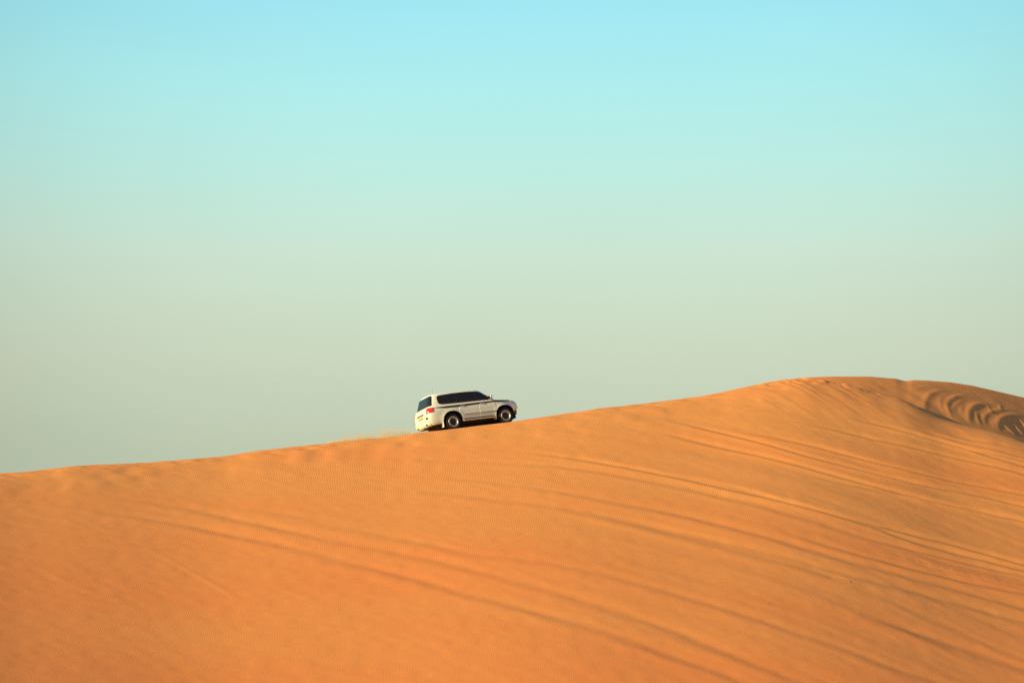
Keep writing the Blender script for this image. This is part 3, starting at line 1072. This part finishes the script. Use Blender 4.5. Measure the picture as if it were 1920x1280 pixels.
# the plain around the dune, out to the horizon
vs, fs = [], []
rings = [0, 20, 60, 140, 300, 700, 1600, 4000, 9000]
seg = 96
vs.append((0, 60, -.02))
for r in rings[1:]:
    for i in range(seg):
        a = 2 * math.pi * i / seg
        x, y = r * math.cos(a), 60 + r * math.sin(a)
        vs.append((x, y, -.02))
for i in range(seg):
    fs.append((0, 1 + i, 1 + (i + 1) % seg))
for k in range(len(rings) - 2):
    o = 1 + k * seg
    for i in range(seg):
        j = (i + 1) % seg
        fs.append((o + i, o + seg + i, o + seg + j, o + j))
ground = link('ground', mesh_from(vs, fs, True), sand)
ground['kind'] = 'structure'


# ------------------------------------------------------------------ dust thrown up behind the car
def dust_material():
    m = bpy.data.materials.new('sand_dust')
    m.use_nodes = True
    t = m.node_tree; N = t.nodes; L = t.links
    for n in list(N):
        if n.type != 'OUTPUT_MATERIAL': N.remove(n)
    out = [n for n in N if n.type == 'OUTPUT_MATERIAL'][0]
    v = N.new('ShaderNodeVolumePrincipled')
    v.inputs['Color'].default_value = (.86, .88, .66, 1)
    v.inputs['Anisotropy'].default_value = .2
    tc = N.new('ShaderNodeTexCoord')
    nz = N.new('ShaderNodeTexNoise'); nz.inputs['Scale'].default_value = 1.3; nz.inputs['Detail'].default_value = 3; nz.inputs['Roughness'].default_value = .6
    L.new(tc.outputs['Object'], nz.inputs['Vector'])
    r = N.new('ShaderNodeMapRange'); r.inputs['From Min'].default_value = .46; r.inputs['From Max'].default_value = .72
    r.inputs['To Min'].default_value = 0.0; r.inputs['To Max'].default_value = 5.0
    L.new(nz.outputs['Fac'], r.inputs['Value'])
    # thins out upwards and towards its edges (Generated runs 0..1 over the cloud)
    sp = N.new('ShaderNodeSeparateXYZ'); L.new(tc.outputs['Generated'], sp.inputs[0])
    g = N.new('ShaderNodeMapRange'); g.inputs['From Min'].default_value = .15; g.inputs['From Max'].default_value = .95
    g.inputs['To Min'].default_value = 1; g.inputs['To Max'].default_value = 0
    L.new(sp.outputs['Z'], g.inputs['Value'])
    pw = N.new('ShaderNodeMath'); pw.operation = 'POWER'; pw.inputs[1].default_value = 1.6
    L.new(g.outputs[0], pw.inputs[0])
    mu = N.new('ShaderNodeMath'); mu.operation = 'MULTIPLY'
    L.new(r.outputs[0], mu.inputs[0]); L.new(pw.outputs[0], mu.inputs[1])
    L.new(mu.outputs[0], v.inputs['Density'])
    L.new(v.outputs[0], out.inputs['Volume'])
    return m


dmat = dust_material()


def dust(u, length, wide, high, off, yaw=CAR_YAW):
    p = u2p(u); r = float(RC_A(p)) + off
    z = CAM_Z + r * float(TE_A(np.array(p)))
    bm = bmesh.new()
    bmesh.ops.create_icosphere(bm, subdivisions=4, radius=1)
    for v in bm.verts:
        k = 1 + .25 * math.sin(3 * v.co.x + 1) + .2 * math.sin(5 * v.co.x + 2.3)
        v.co = Vector((v.co.x * length / 2, v.co.y * wide / 2, v.co.z * high * k if v.co.z > 0 else v.co.z * high * .6))
    bmesh.ops.rotate(bm, cent=(0, 0, 0), matrix=(Matrix.Rotation(yaw, 3, 'Z') @ Matrix.Rotation(-R(7), 3, 'Y')), verts=bm.verts)
    me = bpy.data.meshes.new('dust_cloud'); bm.to_mesh(me); bm.free()
    o = link('dust_cloud', me, dmat)
    o.location = (r * math.sin(p), r * math.cos(p), z)
    o['kind'] = 'stuff'
    o['category'] = 'dust'
    return o


d1 = dust(716, 5.6, 2.2, .50, .8)
d1['label'] = 'thin pale sand dust hanging over the crest behind the rear wheels of the car'

# ------------------------------------------------------------------ render settings
scene.render.engine = 'CYCLES'
scene.cycles.use_denoising = False
scene.cycles.max_bounces = 8
scene.cycles.volume_bounces = 1
scene.cycles.volume_step_rate = 1.0
